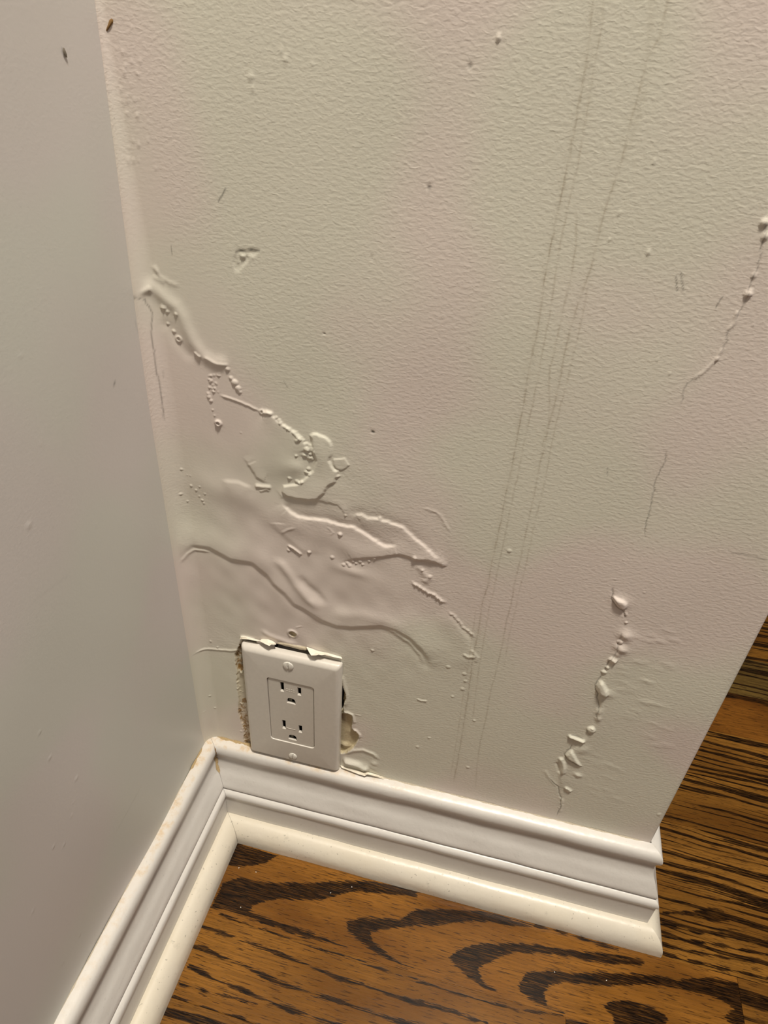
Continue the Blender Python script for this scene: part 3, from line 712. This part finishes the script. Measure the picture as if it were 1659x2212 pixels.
def sweep(name, prof, kind, mat):
    """kind: right (inner mitre at corner, outer mitre at W), left, end"""
    bm = bmesh.new(); rings = []
    if kind == 'right': T = np.linspace(0, 1, 60)
    elif kind == 'left': T = np.concatenate([np.linspace(0, .3, 50), [.5, 1]])
    else: T = np.linspace(0, 1, 20)
    for t in T:
        ring = []
        for d, z in prof:
            d, z = d / 1000, z / 1000
            wob = .00012 * math.sin(t * 23 + z * 300) + .00008 * math.sin(t * 61 + 1)
            if d < .001: wob = 0
            dd = d + wob * min(1, 6 * t) * min(1, 6 * (1 - t))
            if kind == 'right': x = d + .00012 + t * (W - .00006); y = -dd; x = (1 - t) * (d + .0001) + t * (W + d)
            elif kind == 'left': x = dd; y = -((1 - t) * (d + .0001) + t * 1.45)
            else: x = W + dd; y = (1 - t) * (-d) + t * 1.2
            ring.append(bm.verts.new((x, y, z)))
        rings.append(ring)
    n = len(prof)
    for a, b in zip(rings[:-1], rings[1:]):
        for k in range(n):
            j = (k + 1) % n; bm.faces.new((a[k], a[j], b[j], b[k]))
    bm.faces.new(rings[0]); bm.faces.new(rings[-1][::-1])
    o = struct(from_bm(name, bm, mat)); 
    o.data.set_sharp_from_angle(angle=math.radians(38))
    return o
bbr = sweep('baseboard_right', BB, 'right', M_BASE); bbl = sweep('baseboard_left', BB, 'left', M_BASE); bbe = sweep('baseboard_end', BB, 'end', M_BASE)
t1 = sweep('trim_1', SH, 'right', M_SHOE); t2 = sweep('trim_2', SH, 'left', M_SHOE); t3 = sweep('trim_3', SH, 'end', M_SHOE)
bbr['label'] = 'white moulded baseboard under the outlet'; bbl['label'] = 'white moulded baseboard along the left wall'
bbe['label'] = 'short glimpse of white baseboard turning the outer corner'
t1['label'] = 'cream shoe moulding along the right baseboard'; t2['label'] = 'cream shoe moulding along the left baseboard'
t3['label'] = 'white shoe moulding turning the outer corner'

# caulk: thin irregular strips at wall joint and in the inside mitre
def ribbon(name, pts, wid, up, mat, parent, label, seed=1):
    rnd = random.Random(seed); bm = bmesh.new(); rows = []
    for k, p in enumerate(pts):
        p = Vector(p); s = wid * (1 + .28 * math.sin(k * .9 + seed) + .18 * math.sin(k * 2.3) + (rnd.random() - .5) * .25); e = min(1, k / 2, (len(pts) - 1 - k) / 2); s *= max(e, .1)
        a, b = Vector(up[0]), Vector(up[1])
        rows.append([bm.verts.new(p + a * s), bm.verts.new(p + (a + b) * s * .42), bm.verts.new(p + b * s)])
    for r0, r1 in zip(rows[:-1], rows[1:]):
        bm.faces.new((r0[0], r0[1], r1[1], r1[0])); bm.faces.new((r0[1], r0[2], r1[2], r1[1]))
    o = from_bm(name, bm, mat, parent)
    o['label'] = label; return o
zt = .0927
ribbon('caulk_bead', [(.006 + k * .0014, 0, zt) for k in range(34)], .0016, ((0, -1, -.25), (0, 0, .8)), M_CAULK_B, bbr, 'tan stained caulk at the inner end of the baseboard top', 3)
ribbon('caulk_bead', [(.052 + k * .0028, 0, zt) for k in range(100)], .00075, ((0, -1, -.25), (0, 0, .9)), M_CAULK, bbr, 'thin cream caulk line between wall and baseboard', 5)
ribbon('caulk_bead', [(0, -.012 - k * .002, zt) for k in range(12)], .0013, ((1, 0, -.25), (0, 0, .9)), M_CAULK_B, bbl, 'brown stained caulk beside the corner', 7)
ribbon('caulk_bead', [(0, -.036 - k * .003, zt) for k in range(90)], .0006, ((1, 0, -.25), (0, 0, .9)), M_CAULK, bbl, 'thin cream caulk line along the left baseboard', 9)
mit = [(d / 1000, z / 1000) for d, z in BB[1:46]]
def mitre_strip(sel, wid, mat, label, seed, off=.0003):
    rnd = random.Random(seed); bm = bmesh.new(); rows = []
    for k, (d, z) in enumerate(sel):
        e = min(1, k / 3 + .1, (len(sel) - 1 - k) / 4 + .05); w1 = wid * (.8 + .3 * math.sin(k * .7 + seed) + .3 * rnd.random()) * e; w2 = wid * (.6 + .25 * math.sin(k * .9) + .3 * rnd.random()) * e
        rows.append([bm.verts.new((d + .0002, -d - w1, z)), bm.verts.new((d + off + .0003, -d - off - .0003, z)), bm.verts.new((d + w2, -d - .0002, z))])
    for r0, r1 in zip(rows[:-1], rows[1:]):
        bm.faces.new((r0[0], r0[1], r1[1], r1[0])); bm.faces.new((r0[1], r0[2], r1[2], r1[1]))
    o = from_bm('mitre_caulk', bm, mat, bbr); o['label'] = label
mitre_strip([(d, z) for d, z in mit if .052 < z < .081], .0022, M_CAULK_B, 'brown crumbling caulk in the baseboard mitre', 4)
mitre_strip([(d, z) for d, z in mit if .078 < z < .0905], .0008, M_DRIP, 'dark open crack at the top of the baseboard mitre', 6, .0002)
mitre_strip([(d / 1000, z / 1000) for d, z in SH[3:-2]], .00035, M_GLUE, 'fine dark line in the shoe moulding mitre', 8, .0001)

# ------------------------------------------------------------------ outlet
PX, PZ = 0.0709, 0.1499; PZc = PZ - .0039
outlet = bpy.data.objects.new('electrical_outlet', None); COL.objects.link(outlet); outlet.empty_display_size = .02
outlet.location = (PX, 0, PZ)
outlet['label'] = 'white rectangular electrical outlet with two three-prong sockets, above the baseboard corner'
outlet['category'] = 'electrical outlet'
def T(x, z, h): return (x / 1000, -h / 1000, z / 1000)     # plate coordinates in millimetres, h = off the wall
def rrect(cx, cz, hw, hh, r, n=5):
    out = []
    for sx_, sz_, a0 in ((1, 1, 0), (-1, 1, 90), (-1, -1, 180), (1, -1, 270)):
        for k in range(n + 1):
            a = math.radians(a0 + 90 * k / n); out.append((cx + sx_ * (hw - r) + r * math.cos(a), cz + sz_ * (hh - r) + r * math.sin(a)))
    return out
def holed(bm, outer, holes, h):
    """planar face with holes at height h, returns vert loops"""
    loops = []; edges = []
    for L in [outer] + holes:
        vs = L if isinstance(L[0], bmesh.types.BMVert) else [bm.verts.new(T(x, z, h)) for x, z in L]
        es = []
        for k in range(len(vs)):
            e = bm.edges.get((vs[k], vs[(k + 1) % len(vs)])) or bm.edges.new((vs[k], vs[(k + 1) % len(vs)])); es.append(e)
        loops.append(vs); edges += es
    bmesh.ops.triangle_fill(bm, use_beauty=True, edges=edges)
    return loops
def wallring(bm, lo, x_z, h, close=False):
    vs = [bm.verts.new(T(x, z, h)) for x, z in x_z]; n = len(vs)
    for k in range(n): bm.faces.new((lo[k], lo[(k + 1) % n], vs[(k + 1) % n], vs[k]))
    if close: bm.faces.new(vs)
    return vs
# cover plate
bm = bmesh.new()
hw, hh, cz = 35.1, 57.2, 0.0          # standard single-gang plate
prev = None
for ins, h in ((0, 0.0), (0, 2.0), (.25, 3.2), (.8, 4.3), (1.6, 5.2), (2.5, 5.85), (3.2, 6.12), (3.9, 6.2)):
    L = rrect(0, cz, hw - ins, hh - ins, max(1.9 - ins * .2, 1.1))
    vs = [bm.verts.new(T(x, z, h)) for x, z in L]
    if prev:
        n = len(vs)
        for k in range(n): bm.faces.new((prev[k], prev[(k + 1) % n], vs[(k + 1) % n], vs[k]))
    prev = vs
OC = (0, -.5); OH = (17.05, 33.6)
hole = rrect(*OC, *OH, 2.6)
lp = holed(bm, prev, [hole], 6.2)
r2 = wallring(bm, lp[1], rrect(OC[0], OC[1], OH[0] - .25, OH[1] - .25, 2.5), 5.8)
wallring(bm, r2, rrect(OC[0], OC[1], OH[0] - .25, OH[1] - .25, 2.5), 2.5)
plate = from_bm('cover_plate', bm, M_PLASTIC, outlet); plate.data.set_sharp_from_angle(angle=math.radians(40))
# receptacle body with real slots
bm = bmesh.new()
RC = [(OC[0], OC[1], OH[0] - .75, OH[1] - .65, 2.3)]
def slot(cx, cz, w, h_): return [(cx + w / 2, cz + h_ / 2), (cx - w / 2, cz + h_ / 2), (cx - w / 2, cz - h_ / 2), (cx + w / 2, cz - h_ / 2)]
def dhole(cx, cz, r=2.9):
    L = [(cx + r * math.cos(math.radians(a)), cz + r * 1.1 * math.sin(math.radians(a)) - .2) for a in range(0, 181, 20)]
    return L + [(cx - r, cz - 2.3), (cx + r, cz - 2.3)]
holes = []
for zc in (24.8, -15.7):
    holes += [slot(-6.25, zc + .7, 2.3, 9.2), slot(6.15, zc - .1, 2.3, 7.6), dhole(0, zc - 12.3, 3.0)]
outerL = rrect(*RC[0])
lp = holed(bm, outerL, [[(x + (.25 if x > sum(p[0] for p in L) / len(L) else -.25), z + (.1 if z > sum(p[1] for p in L) / len(L) else -.35)) for x, z in L] for L in holes], 5.45)
wallring(bm, lp[0], rrect(RC[0][0], RC[0][1], RC[0][2] + .05, RC[0][3] + .05, 2.4), 1.0)
for hv, hl in zip(lp[1:], holes):
    cx = sum(p[0] for p in hl) / len(hl); czz = sum(p[1] for p in hl) / len(hl)
    wallring(bm, wallring(bm, hv, hl, 4.9), hl, 3.7)
face = from_bm('receptacle_face', bm, M_PLASTIC2, outlet, smooth=False); face['label'] = 'flat rectangular socket face with slots'
# sloped bright lips under each slot, dark contacts inside
def boxbm(bm, x0_, x1_, z0, z1, h0, h1, slope=0):
    v = [bm.verts.new(T(x, z, h)) for h in (h0, h1) for x, z in ((x0_, z0), (x1_, z0), (x1_, z1), (x0_, z1))]
    if slope:
        for q in v[6:8]: q.co.y += slope / 1000
    for f in ((0, 1, 2, 3), (4, 5, 6, 7), (0, 1, 5, 4), (1, 2, 6, 5), (2, 3, 7, 6), (3, 0, 4, 7)): bm.faces.new([v[k] for k in f])
for zc in (24.8, -15.7):
    bm = bmesh.new(); boxbm(bm, -2.5, -.15, zc - 14.6, zc - 12.2, 1.6, 3.4, .6)
    from_bm('ground_contact', bm, M_BRASS, outlet, smooth=False)
bm = bmesh.new(); boxbm(bm, -4.1, 2.4, -18.35, -17.95, 5.2, 5.65)
from_bm('moulded_line', bm, M_PLASTIC2, outlet, smooth=False)
bm = bmesh.new()
for k in range(4):
    for j in range(2): boxbm(bm, -3.1 + k * 1.6, -2.2 + k * 1.6, 22.3 + j * 1.7, 22.9 + j * 1.9, 5.2, 5.6)
o = from_bm('moulded_marks', bm, M_PLASTIC2, outlet, smooth=False); o['label'] = 'tiny raised marks between the upper slots'
bm = bmesh.new(); boxbm(bm, -16.6, 16.6, -33.5, 32.5, .2, 1.15)
from_bm('slot_shade_back', bm, M_DARK, outlet, smooth=False)  # near-black sheet, its colour gives the shade inside slots and gap
# screws: domed oval heads with a cut slot
def screw(cx, cz_, r, ang, label):
    bm = bmesh.new(); rings = []; N = 28
    ca, sa = math.cos(ang), math.sin(ang)
    for i, q in enumerate((0, .15, .3, .45, .6, .75, .88, .97, 1.0)):
        ring = []
        for k in range(N if i else 1):
            a = 2 * math.pi * k / N; x, z = r * q * math.cos(a), r * q * math.sin(a)
            h = 6.25 + 1.15 * math.sqrt(max(0, 1 - (q * .93) ** 2)) - (0.4 if q == 1 else 0)
            d = abs(x * ca + z * sa)
            if d < .42: h -= .75 * (1 - q * .3)
            ring.append(bm.verts.new(T(cx + x, cz_ + z, h)))
        rings.append(ring)
    for k in range(N): bm.faces.new((rings[0][0], rings[1][k], rings[1][(k + 1) % N]))
    for a, b in zip(rings[1:-1], rings[2:]):
        for k in range(N): bm.faces.new((a[k], b[k], b[(k + 1) % N], a[(k + 1) % N]))
    o = from_bm('plate_screw', bm, M_SCREW, outlet); o['label'] = label
screw(-.7, 49.0, 3.7, .05, 'upper round screw head, paint-filled slot'); screw(.1, -48.7, 3.2, -.15, 'lower round screw head with open vertical slot')
# gap liner so the space behind the plate reads black
bm = bmesh.new(); boxbm(bm, -20, 20, -45, 50, -14, -1.5)

bm.free()

# ------------------------------------------------------------------ floor
def fpts(L): return [fl(u, v) for u, v in L]
f3 = lambda L: C(300, 1900, 2.765, L)
f2 = lambda L: C(900, 1900, 2.186, L)
POLY = [f3([(440, 150), (500, 20), (600, -10), (800, 20), (1000, 20), (1200, 10), (1400, 10), (1659, 60), (1659, 100), (1400, 80), (1250, 75), (1100, 120), (900, 120),
            (830, 115), (760, 125), (700, 150), (670, 165), (660, 190), (800, 240), (950, 290), (1050, 325), (1150, 365), (1260, 410), (1100, 368), (950, 335), (800, 285),
            (650, 225), (520, 190), (430, 165)]),
        [(510, 1822), (600, 1848), (570, 1866), (530, 1872), (495, 1870), (495, 1845)],
        [(748, 1990), (788, 1980), (860, 1987), (886, 1972), (900, 1964), (969, 1964), (1037, 1969), (1083, 1978), (1156, 2001), (1106, 2001), (1060, 1991), (991, 1991),
         (927, 2001), (900, 1998), (850, 2005), (821, 2008), (799, 2016), (806, 2034), (828, 2052), (850, 2070), (893, 2090), (842, 2074), (806, 2055), (770, 2027), (752, 2008)],
        f2([(150, 370), (200, 330), (300, 300), (450, 300), (560, 305), (700, 330), (850, 345), (1000, 360), (1080, 385), (1060, 405), (900, 400), (750, 370), (600, 350),
            (450, 345), (380, 370), (300, 410), (290, 430), (320, 490), (380, 530), (320, 515), (240, 460), (190, 410)]),
        f2([(480, 500), (520, 440), (620, 430), (750, 440), (900, 440), (1100, 450), (1250, 480), (1400, 510), (1350, 545), (1250, 515), (1100, 495), (980, 500), (850, 500),
            (700, 485), (620, 500), (600, 540), (620, 590), (700, 630), (600, 600), (530, 560), (490, 530)]),
        f2([(1250, 470), (1380, 460), (1520, 490), (1680, 530), (1700, 700), (1500, 700), (1450, 650), (1500, 610), (1440, 570), (1350, 540), (1250, 515)]),
        f2([(880, 600), (920, 575), (1000, 570), (1100, 600), (1180, 640), (1190, 720), (950, 720), (930, 650)]),
        f2([(1160, 150), (1300, 152), (1380, 132), (1450, 148), (1480, 200), (1380, 192), (1300, 166), (1160, 162)])]
LINES = [(f3([(380, 280), (500, 320), (620, 370), (780, 420), (900, 470), (1050, 530), (1200, 590), (1400, 650), (1659, 740), (1900, 800)]), 1.3),
         (f3([(330, 400), (400, 415), (500, 470), (620, 510), (800, 600), (900, 640), (1100, 700), (1300, 760), (1500, 830), (1659, 870), (1900, 940)]), 1.5),
         (f3([(300, 515), (380, 560), (450, 600), (600, 650), (800, 740), (1000, 810), (1150, 860), (1400, 930)]), 1.5),
         (f3([(240, 620), (340, 650), (450, 680), (700, 745)]), .9), (f3([(200, 700), (300, 750), (450, 790), (600, 830), (700, 870), (900, 920)]), 1.6),
         (f3([(150, 810), (250, 850), (400, 900)]), 1.3),
         (f3([(480, 205), (620, 255), (700, 290), (750, 295), (900, 360), (1200, 450), (1400, 520), (1659, 600)]), .75),
         (f2([(0, 480), (100, 510), (300, 570), (500, 620), (690, 640)]), .9), (f2([(0, 570), (100, 600), (250, 650), (330, 680)]), 1.3),
         (f2([(1160, 210), (1300, 240), (1450, 265), (1660, 300)]), 1.6), (f2([(1160, 265), (1300, 290), (1480, 320), (1660, 355)]), 1.3),
         (f2([(1160, 310), (1350, 350), (1500, 375), (1660, 400)]), 1.2), (f2([(1160, 350), (1350, 400), (1500, 430), (1660, 470)]), 1.5),
         (f2([(560, 215), (700, 250), (850, 300), (950, 330)]), 1.3)]
def grain_field(x, y):
    s, z = x.copy(), y.copy()
    Ff = Field(s, z, fl); g = np.full(Ff.H.shape, 0.0)
    X, Z = np.meshgrid(Ff.s, Ff.z)
    for P in POLY:
        Q = np.array([fl(*p) for p in P]) * 1000
        d, _, _ = Ff.dist(np.vstack([Q, Q[:1]]), X, Z); ins = Ff.inside(Q, X, Z)
        g = np.maximum(g, np.clip(.5 + np.where(ins, d, -d) / 3.0, 0, 1))
    for P, w in LINES:
        Q = np.array([fl(*p) for p in P]) * 1000; d, _, al = Ff.dist(Q, X, Z)
        g = np.maximum(g, np.clip(.5 + (w * (.75 + .35 * np.sin(al * 25)) - d) / 2.0, 0, 1))
    return g
floor_bm = bmesh.new()
for v in ((-.05, -1.5), (1.6, -1.5), (1.6, 1.3), (-.05, 1.3)): floor_bm.verts.new((v[0], v[1], -.0195)); floor_bm.verts.new((v[0], v[1], -.03))
vs = list(floor_bm.verts); floor_bm.faces.new(vs[0::2]); floor_bm.faces.new(vs[1::2])
for k in range(4): j = (k + 1) % 4; floor_bm.faces.new((vs[2 * k], vs[2 * j], vs[2 * j + 1], vs[2 * k + 1]))
floor = struct(from_bm('floor', floor_bm, M_DARK, smooth=False))
floor['label'] = 'dark-stained oak strip floor'
TONES = [(1, 1, 1), (.92, .9, .85), (1.1, 1.12, 1.2), (.8, .78, .8), (.95, 1.0, 1.05)]
WOODS = [wood_material('oak_board', (3.1 * k, 7.7 * k, 0), d, TONES[k % 5], 1.0, s)
         for k, (d, s) in enumerate(((250, .03), (180, -.02), (300, .04), (150, .02), (220, .0), (270, .05)))]
W_CATH = wood_material('oak_board_cathedral', (1.3, 2.2, 0), 120, (1.06, 1.0, .95), 0.0)
W_LINE = wood_material('oak_board_lined', (5.3, 9.2, 0), 150, (1.03, 1.0, .95), 0.2)
W_SMOKE = wood_material('oak_board_smoky', (15.3, 4.2, 0), 260, (.62, .85, 1.3), 0.9)
W_PLAIN = wood_material('oak_board_plain', (25.3, 4.2, 0), 60, (.85, .72, .62), 0.8)
def plank(x0_, x1_, y0, y1, mat, dense=False, gap=.00012, label=None):
    x0_ += gap; x1_ -= gap; y0 += gap; y1 -= gap
    if dense:
        b = .00012
        xs = np.concatenate([[x0_, x0_], [x0_ + b], np.arange(x0_ + .001, min(x1_, .56) - .001, .001), ([] if x1_ < .56 else [x1_ - .004]), [x1_ - b], [x1_, x1_]])
        ys = np.concatenate([[y0, y0], [y0 + b], np.arange(y0 + .0012, y1 - .001, .0012), [y1 - b], [y1, y1]])
        g = grain_field(xs + 0, ys + 0)
        X, Y = np.meshgrid(xs, ys); Z = np.zeros_like(X)
        Z[0, :] = Z[-1, :] = -.019; Z[:, 0] = Z[:, -1] = -.019
        for sl_i in (1, -2):
            Z[sl_i, 1:-1] = 0; Z[1:-1, sl_i] = 0
        me = grid_mesh('plank', np.stack([X, Y, Z], -1).reshape(-1, 3), len(xs), len(ys), {'grain': g})
        o = link('plank', me, mat, floor, smooth=False)
    else:
        bm = bmesh.new(); b = .00012
        v = [bm.verts.new(p) for p in ((x0_, y0, -.019), (x1_, y0, -.019), (x1_, y1, -.019), (x0_, y1, -.019), (x0_, y0, -b), (x1_, y0, -b), (x1_, y1, -b), (x0_, y1, -b),
                                       (x0_ + b, y0 + b, 0), (x1_ - b, y0 + b, 0), (x1_ - b, y1 - b, 0), (x0_ + b, y1 - b, 0))]
        for f in ((3, 2, 1, 0), (0, 1, 5, 4), (1, 2, 6, 5), (2, 3, 7, 6), (3, 0, 4, 7), (4, 5, 9, 8), (5, 6, 10, 9), (6, 7, 11, 10), (7, 4, 8, 11), (8, 9, 10, 11)):
            bm.faces.new([v[k] for k in f])
        o = from_bm('plank', bm, mat, floor, smooth=False)
    return o
PW = .0565; Y0 = -.0845
row_specs = {0: [(0, .4150, W_CATH, True), (.4150, 1.6, WOODS[3], False)],            # y -.0845..-.028
             -1: [(0, .2938, W_LINE, True), (.2938, .9, WOODS[1], True), (.9, 1.6, WOODS[2], False)],
             1: [(0, .9, WOODS[0], True), (.9, 1.6, WOODS[4], False)],
             2: [(0, 1.1, WOODS[2], False), (1.1, 1.6, WOODS[1], False)],
             3: [(0, .95, WOODS[5], False), (.95, 1.6, WOODS[0], False)],
             4: [(0, 1.6, WOODS[0], False)],
             5: [(0, .4985, W_PLAIN, False), (.4985, 1.6, W_SMOKE, False)],
             6: [(0, 1.3, W_SMOKE, False), (1.3, 1.6, WOODS[2], False)],
             7: [(0, .8, WOODS[1], False), (.8, 1.6, WOODS[3], False)]}
r0 = int((-1.5 - Y0) / PW); r1 = int((1.3 - Y0) / PW)
for r in range(r0, r1):
    ya = Y0 + r * PW
    if r in row_specs:
        for a, b, mt, dn in row_specs[r]: plank(a, b, ya, ya + PW, mt, dn)
    else:
        cuts = [0] + sorted([.3 + random.random() * .35, .95 + random.random() * .4]) + [1.6]
        for a, b in zip(cuts[:-1], cuts[1:]): plank(a, b, ya, ya + PW, random.choice(WOODS))

# dust specks lying on the boards
for u, v, lb in ((520, 1960, 'tiny white dust speck on the dark grain streak near the left shoe moulding'), (516, 1875, 'tiny white dust speck on the floor nearest the inner corner'),
                (553, 1884, 'tiny white dust speck on orange wood right of the inner corner'), (1198, 2100, 'tiny pale lint speck on the dark arch of grain below the right baseboard'),
                (1310, 2118, 'tiny pale lint speck on the grain below the outer baseboard corner'), (714, 1929, 'tiny pale dust speck on the dark grain below the outlet'),
                (760, 1916, 'tiny pale dust speck beside the shoe moulding below the outlet')):
    x, y = fl(u, v); bm = bmesh.new(); bmesh.ops.create_icosphere(bm, subdivisions=1, radius=.00035)
    for q in bm.verts: q.co.x *= 1 + random.random(); q.co.z *= .6
    o = from_bm('dust_speck', bm, M_LINT, None); o.location = (x, y, .0002); o.rotation_euler[2] = random.random() * 3
    o['label'] = lb; o['category'] = 'dust speck'; o['group'] = 'dust specks on the floor'
# scuffs on the mouldings are parts of them
